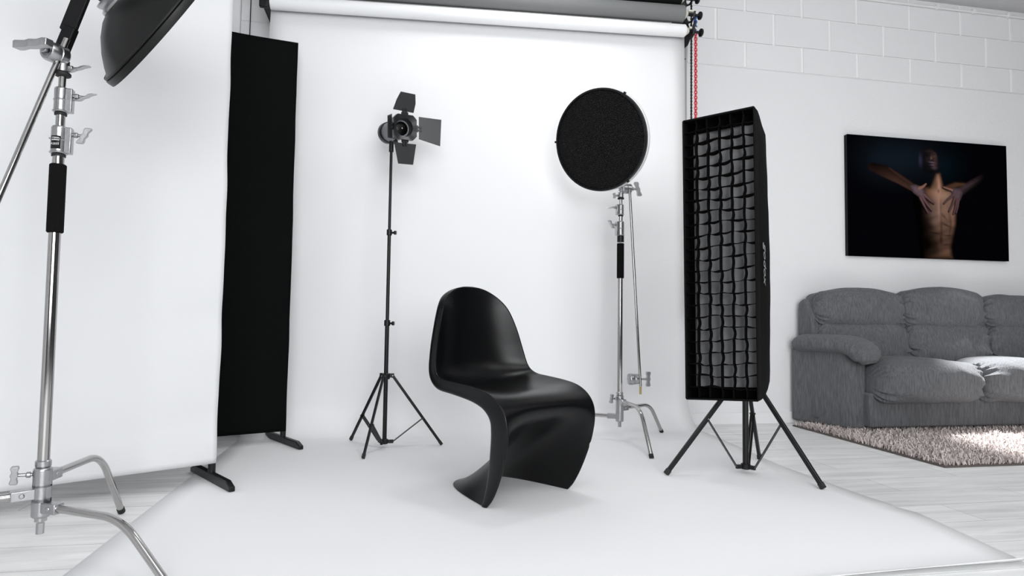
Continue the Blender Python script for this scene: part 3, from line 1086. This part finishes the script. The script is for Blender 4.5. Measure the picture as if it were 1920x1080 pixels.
MB().bar(bc - SBn * .03, Vector((SP[0], SP[1], .975)), .025, .025).build('tilt_arm', M['blackmatte'], sb)

# ------------------------------------------------------------------ framed print on the wall
pc = thing('canvas_print', 'dark canvas photo print of a shirtless man touching his chest, hung above the sofa', 'picture', (3.86, 3.98, 1.183))
PX0, PX1, PZ0, PZ1 = 3.175, 4.546, 1.183, 2.065
MB().span((PX0 + .002, 3.962, PZ0 + .002), (PX1 - .002, 3.992, PZ1 - .002)).build('stretcher_frame', M['blackmatte'], pc, smooth=0)
NXp, NZp = 360, 234
U_, V_ = np.meshgrid(np.linspace(0, 1, NXp), np.linspace(0, 1, NZp))   # V_ from the top
# working units on the print: 0..1381 across, 0..~1010 down
px = 1587 + U_ * 300.5
top_ = 251.3 + .0773 * (px - 1586.5)
bot_ = 481 + .0283 * (px - 1587.8)
py = top_ + V_ * (bot_ - top_)
X = (px - 1600) * 4.696
Y = (py - 260) * 4.696
img = np.zeros((NZp, NXp, 3))
img[:] = (.0010, .0010, .0014)


def blob(cx, cy, rx, ry, col, rot=0., pw=1.0):
    a = math.radians(rot)
    dx_, dy_ = X - cx, Y - cy
    xx, yy = (dx_ * math.cos(a) + dy_ * math.sin(a)) / rx, (-dx_ * math.sin(a) + dy_ * math.cos(a)) / ry
    w_ = np.exp(-(xx * xx + yy * yy) ** pw)
    return w_[..., None] * np.array(col)


def inpoly(poly, feather):
    """signed-distance feathered polygon mask"""
    P_ = np.array(poly, float)
    n__ = len(P_)
    dmin = np.full(X.shape, 1e9)
    ins = np.zeros(X.shape, bool)
    for i in range(n__):
        ax_, ay = P_[i]
        bx_, by = P_[(i + 1) % n__]
        ex_, ey = bx_ - ax_, by - ay
        t_ = np.clip(((X - ax_) * ex_ + (Y - ay) * ey) / (ex_ * ex_ + ey * ey + 1e-9), 0, 1)
        dmin = np.minimum(dmin, np.hypot(X - ax_ - t_ * ex_, Y - ay - t_ * ey))
        cr_ = ((ay > Y) != (by > Y)) & (X < (bx_ - ax_) * (Y - ay) / (by - ay + 1e-9) + ax_)
        ins ^= cr_
    sd = np.where(ins, dmin, -dmin)
    return np.clip(sd / feather + .5, 0, 1), sd


def limb(pts, col, feather=8, lo=.35, light_side=0):
    """pts: (x, y, r); shaded tube"""
    best = np.full(X.shape, -1e9)
    side = np.zeros(X.shape)
    for (ax_, ay, ra), (bx_, by, rb) in zip(pts, pts[1:]):
        ex_, ey = bx_ - ax_, by - ay
        L2 = ex_ * ex_ + ey * ey
        t_ = np.clip(((X - ax_) * ex_ + (Y - ay) * ey) / L2, 0, 1)
        r_ = ra + (rb - ra) * t_
        d_ = np.hypot(X - ax_ - t_ * ex_, Y - ay - t_ * ey)
        sd = r_ - d_
        cr_ = ((X - ax_) * ey - (Y - ay) * ex_) / math.sqrt(L2) / r_
        m__ = sd > best
        best = np.where(m__, sd, best)
        side = np.where(m__, cr_, side)
    a = np.clip(best / feather + .5, 0, 1)
    sh_ = np.clip(lo + (1 - lo) * (.5 + .5 * side * light_side if light_side else np.sqrt(np.clip(1 - side ** 2, 0, 1))), 0, 1)
    return a[..., None], sh_[..., None] * np.array(col)


def over(a, c):
    global img
    img = img * (1 - a) + c * a


img += blob(420, 180, 260, 170, (.0035, .0065, .011)) + blob(200, 180, 150, 150, (.001, .0025, .004)) + blob(760, 250, 140, 120, (.0, .003, .005))
# torso
tor = [(700, 300), (745, 300), (775, 420), (830, 440), (905, 500), (900, 560), (885, 650), (878, 760), (850, 880), (835, 960), (850, 1060), (560, 1080), (545, 900), (520, 700), (500, 600), (500, 480), (600, 400), (640, 420)]
a, sd = inpoly(tor, 10)
lightx = np.exp(-((X - 760) / 110.) ** 2)
c = np.zeros_like(img)
base = np.clip((X - 560) / 170, 0, 1) ** 1.5
c += base[..., None] * np.array((.16, .088, .058))
c += blob(720, 500, 55, 60, (.16, .085, .06)) + blob(800, 620, 60, 110, (.05, .034, .026)) + blob(680, 640, 70, 110, (.05, .036, .030))
c += blob(650, 470, 60, 40, (.10, .045, .025)) + blob(735, 360, 26, 50, (.20, .085, .05)) + blob(730, 430, 14, 50, (.15, .09, .07))
c += blob(790, 500, 38, 38, (.07, .05, .03)) + blob(690, 740, 40, 50, (.05, .035, .028)) + blob(860, 740, 26, 90, (.07, .03, .018)) + blob(790, 1010, 45, 60, (.10, .045, .028))
c += blob(725, 620, 14, 100, (.07, .045, .045))
dark = np.ones(X.shape)


def dk(cx, cy, rx, ry, s_, rot=0):
    global dark
    dark = dark * (1 - s_ * blob(cx, cy, rx, ry, (1,), rot)[..., 0])


for args in ((742, 600, 8, 60, .35), (744, 780, 12, 90, .45), (738, 890, 13, 45, .65), (690, 835, 55, 9, .6, 8), (790, 765, 45, 9, .65, 25), (800, 855, 38, 7, .6, 0), (785, 935, 36, 8, .6, -8),
             (770, 690, 40, 10, .5, 50), (650, 780, 40, 26, .5, 30), (600, 760, 60, 130, .75), (620, 930, 80, 90, .9), (820, 700, 12, 90, .35, -8), (660, 700, 40, 10, .3, -20), (725, 465, 10, 18, .6),
             (640, 375, 30, 60, .75), (690, 960, 30, 60, .4), (820, 820, 9, 80, .4, 8), (560, 560, 40, 150, .8)):
    dk(*args)
dark = dark * (.86 + .14 * np.sin(Y * .085 + X * .03) * np.clip((Y - 560) / 300, 0, 1))
c = c * dark[..., None] * np.clip(sd / 34, .15, 1)[..., None]
c *= np.clip((1150 - Y) / 500, .45, 1)[..., None]
over(a[..., None], c)
# right shoulder
a, c = limb([(800, 440, 26), (880, 410, 24), (950, 405, 14)], (.07, .032, .018), 22, .4)
over(a * .9, c)
# head
a, sd = inpoly([(548, 180), (560, 110), (610, 80), (670, 88), (712, 130), (728, 190), (742, 250), (728, 290), (690, 310), (640, 305), (600, 290), (570, 270), (548, 230)], 12)
c = np.zeros_like(img) + (.003, .003, .0045)
c += blob(568, 190, 18, 60, (.018, .018, .035)) + blob(690, 150, 28, 26, (.040, .020, .017)) + blob(665, 175, 9, 16, (.09, .05, .03)) + blob(700, 200, 22, 50, (.030, .016, .014))
c += blob(672, 212, 26, 7, (.10, .065, .085), 10) + blob(676, 233, 22, 7, (.08, .05, .065)) + blob(690, 262, 24, 16, (.055, .036, .042)) + blob(650, 110, 40, 14, (.012, .007, .006)) + blob(635, 180, 22, 40, (.010, .006, .006))
for q in ((674, 222, 26, 3.2), (690, 142, 16, 5), (668, 190, 10, 4), (630, 150, 14, 6)):
    c *= (1 - .8 * blob(*q, (1,)))
over(a[..., None], c)
# beard
over(blob(650, 290, 70, 22, (1,), -6) * .9, np.array((.002, .002, .0025)))
# arms: upper arms fade into black
a, c = limb([(150, 250, 36), (260, 290, 52), (390, 360, 42), (500, 430, 34)], (.052, .024, .018), 16, .15, -1)
fade = np.clip((X - 110) / 260, .25, 1)[..., None]
over(a, c * fade)
a, c = limb([(300, 265, 10), (400, 340, 16), (500, 410, 14)], (.045, .022, .016), 22, .2)
over(a * .6, c)
a, c = limb([(905, 480, 34), (985, 430, 30), (1075, 375, 26), (1150, 330, 20)], (.050, .030, .032), 26, .25, 1)
over(a * np.clip((1140 - X) / 170, 0, 1)[..., None], c)
a, c = limb([(930, 450, 8), (1010, 410, 9), (1080, 370, 8)], (.05, .032, .036), 16, .4)
over(a * .6 * np.clip((1110 - X) / 100, 0, 1)[..., None], c)
# hands


def hand(palm, fingers, thumb, col):
    a_, sd_ = inpoly(palm, 10)
    c_ = np.zeros_like(img) + np.array(col)
    c_ = c_ * np.clip(.45 + sd_[..., None] / 40, 0, 1.15)
    for f_ in fingers + [thumb]:
        aa, _ = limb([(x_ - 9, y_ + 7, r_ + 2) for x_, y_, r_ in f_], (0, 0, 0), 8)
        over(aa * .85, np.array((.004, .002, .002)))
    over(a_[..., None], c_)
    for f_ in fingers:
        aa, cc_ = limb(f_, (col[0] * 1.25, col[1] * 1.05, col[2] * .95), 5, .25)
        over(aa, cc_)
    aa, cc_ = limb(thumb, (.20, .10, .075), 6, .45)
    over(aa, cc_)


hand([(470, 415), (520, 405), (590, 430), (605, 470), (610, 520), (580, 540), (545, 515), (500, 480)],
     [[(600, 500, 14), (650, 545, 10), (686, 572, 7)], [(585, 520, 13), (630, 590, 10), (664, 632, 8)], [(565, 525, 12), (600, 600, 9), (626, 652, 6)]],
     [(560, 440, 16), (590, 425, 12), (614, 402, 7)], (.085, .055, .062))
hand([(850, 430), (930, 440), (945, 480), (920, 545), (885, 555), (850, 530), (835, 480)],
     [[(855, 500, 12), (810, 535, 9), (776, 570, 7)], [(870, 530, 12), (845, 590, 9), (820, 638, 7)], [(890, 540, 11), (875, 610, 8), (858, 664, 6)], [(905, 535, 10), (895, 600, 8), (880, 655, 6)]],
     [(845, 455, 11), (800, 440, 8), (772, 430, 6)], (.070, .045, .052))
img = np.clip(img * 1.25, 0, 1)
img[...] = np.where(img < .0016, img * .5, img)
Gp = np.zeros((NZp, NXp, 3))
Gp[..., 0] = PX0 + U_ * (PX1 - PX0) - 3.86
Gp[..., 1] = 3.9605 - 3.98
Gp[..., 2] = PZ1 - V_ * (PZ1 - PZ0) - 1.183
me = bpy.data.meshes.new('print_surface')
idx = np.arange(NXp * NZp).reshape(NZp, NXp)
quads = np.stack([idx[:-1, :-1], idx[1:, :-1], idx[1:, 1:], idx[:-1, 1:]], -1).reshape(-1, 4)
me.from_pydata(Gp.reshape(-1, 3).tolist(), [], quads.tolist())
ca_ = me.color_attributes.new('print', 'FLOAT_COLOR', 'POINT')
ca_.data.foreach_set('color', np.concatenate([img.reshape(-1, 3), np.ones((NXp * NZp, 1))], 1).astype(np.float32).ravel())
mp_ = mat('printed_canvas', (0, 0, 0), .7, spec=.015)
at = mp_.node_tree.nodes.new('ShaderNodeVertexColor')
at.layer_name = 'print'
mp_.node_tree.links.new(at.outputs['Color'], mp_.node_tree.nodes['Principled BSDF'].inputs['Base Color'])
me.materials.append(mp_)
po = bpy.data.objects.new('print_surface', me)
COL.objects.link(po)
po.parent = pc

# ------------------------------------------------------------------ rug
RX0, RX1, RY0, RY1 = 2.655, 5.6, 2.665, 3.86
rg = thing('shag_rug', 'beige grey shaggy rug on the boards in front of and under the sofa', 'rug', (4.1, 3.3, 0))
MB().span((RX0, RY0, .001), (RX1, RY1, .010)).build('backing', M['rugback'], rg, smooth=0)
N = 30000
bx = rng.uniform(RX0 + .004, 5.05, N)
by = rng.uniform(RY0 + .003, RY1, N)
keep = (by < 3.60) | (bx < 3.2)
bx, by = bx[keep], by[keep]
N = len(bx)
th = rng.uniform(0, 2 * PI, N)
ln = rng.uniform(.028, .05, N)
lean = rng.uniform(.25, .9, N)
wd = rng.uniform(.0018, .0036, N)
dxy = np.stack([np.cos(th), np.sin(th)], 1)
pxy = np.stack([-np.sin(th), np.cos(th)], 1)
vv = np.zeros((N, 7, 3))
for k, (t_, ww) in enumerate(((0, 1), (.5, .9), (.85, .6))):
    cxy = np.stack([bx, by], 1) + dxy * (ln * lean * t_ ** 1.6)[:, None]
    zz = .008 + ln * np.sqrt(np.clip(1 - (lean * t_) ** 2 * .8, .1, 1)) * t_ * .9
    for s_, sg in enumerate((-1, 1)):
        vv[:, k * 2 + s_, :2] = cxy + pxy * (sg * wd * ww)[:, None]
        vv[:, k * 2 + s_, 2] = zz
cxy = np.stack([bx, by], 1) + dxy * (ln * lean)[:, None]
vv[:, 6, :2] = cxy
vv[:, 6, 2] = .008 + ln * np.sqrt(np.clip(1 - lean ** 2 * .8, .1, 1)) * .85
b0_ = (np.arange(N) * 7)[:, None]
q_ = np.concatenate([b0_ + np.array([[0, 1, 3, 2]]), b0_ + np.array([[2, 3, 5, 4]])]).tolist()
t3 = (b0_ + np.array([[4, 5, 6]])).tolist()
vv -= np.array([4.1, 3.3, 0])
me = bpy.data.meshes.new('pile')
me.from_pydata(vv.reshape(-1, 3).tolist(), [], q_ + t3)
me.materials.append(M['rug'])
po = bpy.data.objects.new('pile', me)
COL.objects.link(po)
po.parent = rg
po['kind'] = 'stuff'

# ------------------------------------------------------------------ sofa
sf = thing('sofa', 'grey upholstered three-seat sofa with a rolled arm against the wall under the print', 'sofa', (4.0, 3.75, 0))


def cushion(name, c, h, parent, e=.32, wr=.010, crown=.02, rot=0., nx=56, nz=28, seed=0, pleat=True, crease=None, tilt=0.):
    """puffed superellipsoid with gathered pleats at its ends; c centre, h half sizes"""
    R_ = random.Random(seed)
    ph = [R_.uniform(0, 6) for _ in range(8)]
    vs, fs = [], []

    def sp(a, k):
        return math.copysign(abs(a) ** k, a)
    nu, nv = nx, nz * 2
    for i in range(nu + 1):
        la = -PI / 2 + PI * i / nu
        cx_, sx_ = sp(math.cos(la), e * .8), sp(math.sin(la), e)
        for j in range(nv):
            lo_ = 2 * PI * j / nv
            y = sp(math.cos(lo_), e * 1.2) * cx_
            z = sp(math.sin(lo_), e * 1.2) * cx_
            x = sx_
            # softness
            px_, py_, pz_ = x * h[0], y * h[1], z * h[2]
            pz_ += crown * (1 - x * x) * max(z, 0) + .006 * math.sin(3.3 * x + ph[0]) * (z > .3)
            py_ -= crown * .8 * (1 - x * x) * max(-y, 0) * (1 - .5 * z * z)
            if crease is not None and y < 0:
                k_ = math.exp(-((z - crease) / .10) ** 2)
                py_ += .035 * k_
            if pleat:
                edge = max(0, (abs(x) - .72) / .28)
                w_ = wr * edge * (math.sin(lo_ * 16 + ph[1] + 1.5 * math.sin(5 * x)) + .6 * math.sin(lo_ * 27 + ph[2])) * .8
                mid_ = wr * .35 * math.sin(9 * x + 4 * z + ph[3]) * math.sin(6 * z + ph[4])
                nl = math.hypot(y, z) + 1e-6
                py_ += (w_ + mid_) * y / nl
                pz_ += (w_ + mid_) * z / nl
            py_, pz_ = py_ * math.cos(tilt) - pz_ * math.sin(tilt), py_ * math.sin(tilt) + pz_ * math.cos(tilt)
            vs.append((c[0] + px_, c[1] + py_, c[2] + pz_))
    for i in range(nu):
        for j in range(nv):
            j2 = (j + 1) % nv
            fs.append((i * nv + j, i * nv + j2, (i + 1) * nv + j2, (i + 1) * nv + j))
    return MB().add(vs, fs).build(name, M['sofa'], parent, smooth=70)


BXs = [2.80, 3.475, 4.135, 4.80, 5.45]
for k in range(4):
    x0, x1 = BXs[k], BXs[k + 1]
    top = (.905, .925, .885, .885)[k]
    cushion('head_cushion', ((x0 + x1) / 2 - .004, 3.855, (top + .675) / 2), ((x1 - x0) / 2 + .008, .100, (top - .675) / 2 + .012), sf, e=.45, wr=.017, crown=.022, seed=k + 3, tilt=-.14)
    cushion('lumbar_cushion', ((x0 + x1) / 2, 3.825, .555), ((x1 - x0) / 2 + .004, .105, .150), sf, e=.42, wr=.017, crown=.008, seed=k + 23, tilt=-.22)
SXs = [2.975, 3.735, 4.50, 5.27]
for k in range(3):
    x0, x1 = SXs[k], SXs[k + 1]
    cushion('seat_cushion', ((x0 + x1) / 2, 3.61, .325), ((x1 - x0) / 2 + .005, .225, .130), sf, e=.42, wr=.022, crown=.030, seed=k + 11, nz=30)
fr2 = MB()
fr2.span((2.95, 3.50, .045), (5.30, 3.93, .26))
fr2.build('base_frame', M['sofa'], sf, bevel=.012)
bk = MB()
bk.prism([(2.765, 3.955, .06), (2.765, 3.76, .06), (2.765, 3.80, .72), (2.765, 3.855, .845), (2.765, 3.90, .87), (2.765, 3.955, .84)], (2.7, 0, 0))
bk.build('backrest_frame', M['sofa'], sf, bevel=.02, smooth=60)
# left arm: slab with a rolled pad over it
arm = MB()
poly = [(2.715, 3.955, .03), (2.850, 3.575, .03), (2.955, 3.555, .03), (2.985, 3.58, .03), (2.985, 3.955, .03)]
arm.prism(poly, (0, 0, .50))
ao = arm.build('arm', M['sofa'], sf, bevel=.012)
# rolled pad swept from the wall to the front, drooping at the front end
path = [((2.785, 3.945), .545), ((2.800, 3.88), .562), ((2.830, 3.80), .565), ((2.865, 3.72), .563), ((2.905, 3.65), .560), ((2.925, 3.59), .548), ((2.940, 3.545), .520), ((2.950, 3.515), .480), ((2.955, 3.505), .445)]
path = [((x_, y_), z_ - .0) for (x_, y_), z_ in path]
pp = catmull([(a_[0], a_[1], z_, w_) for (a_, z_), w_ in zip(path, (.06, .085, .09, .09, .09, .09, .088, .075, .045))], 6)
vs, fs = [], []
n_ = 40
for i, (x_, y_, z_, w_) in enumerate(pp):
    nxt = pp[min(i + 1, len(pp) - 1)]
    prv = pp[max(i - 1, 0)]
    d_ = Vector((nxt[0] - prv[0], nxt[1] - prv[1], nxt[2] - prv[2])).normalized()
    sd_ = d_.cross(Vector((0, 0, 1))).normalized()
    up_ = sd_.cross(d_)
    fr_t = i / (len(pp) - 1)
    hw_ = w_ * 1.28 + .012
    hh_ = .061 * min(1, w_ / .085)
    for k in range(n_):
        a = 2 * PI * k / n_
        ca, sa = math.cos(a), math.sin(a)
        rx_ = math.copysign(abs(ca) ** .75, ca) * hw_
        rz_ = math.copysign(abs(sa) ** .75, sa) * hh_
        pl = .006 * max(0, fr_t - .60) / .4 * (math.sin(fr_t * 95 + 1.2 * math.sin(a * 2)) if sa > -.6 else 0)
        q = Vector((x_, y_, z_)) + sd_ * (rx_ * (1 + pl * 8)) + up_ * (rz_ + pl * (1 if sa > 0 else -1))
        vs.append(q)
for i in range(len(pp) - 1):
    for k in range(n_):
        fs.append((i * n_ + k, i * n_ + (k + 1) % n_, (i + 1) * n_ + (k + 1) % n_, (i + 1) * n_ + k))
fs.append(tuple(range(n_))[::-1])
fs.append(tuple((len(pp) - 1) * n_ + k for k in range(n_)))
MB().add(vs, fs).build('arm_pad', M['sofa'], ao, smooth=60)
# right arm out of the frame
MB().span((5.30, 3.56, .03), (5.52, 3.95, .56)).build('arm', M['sofa'], sf, bevel=.03)
for x_ in (3.03, 5.2):
    MB().cyl((x_, 3.54, .010), (x_, 3.54, .05), .016, 14).build('castor', M['blackmetal'], sf)
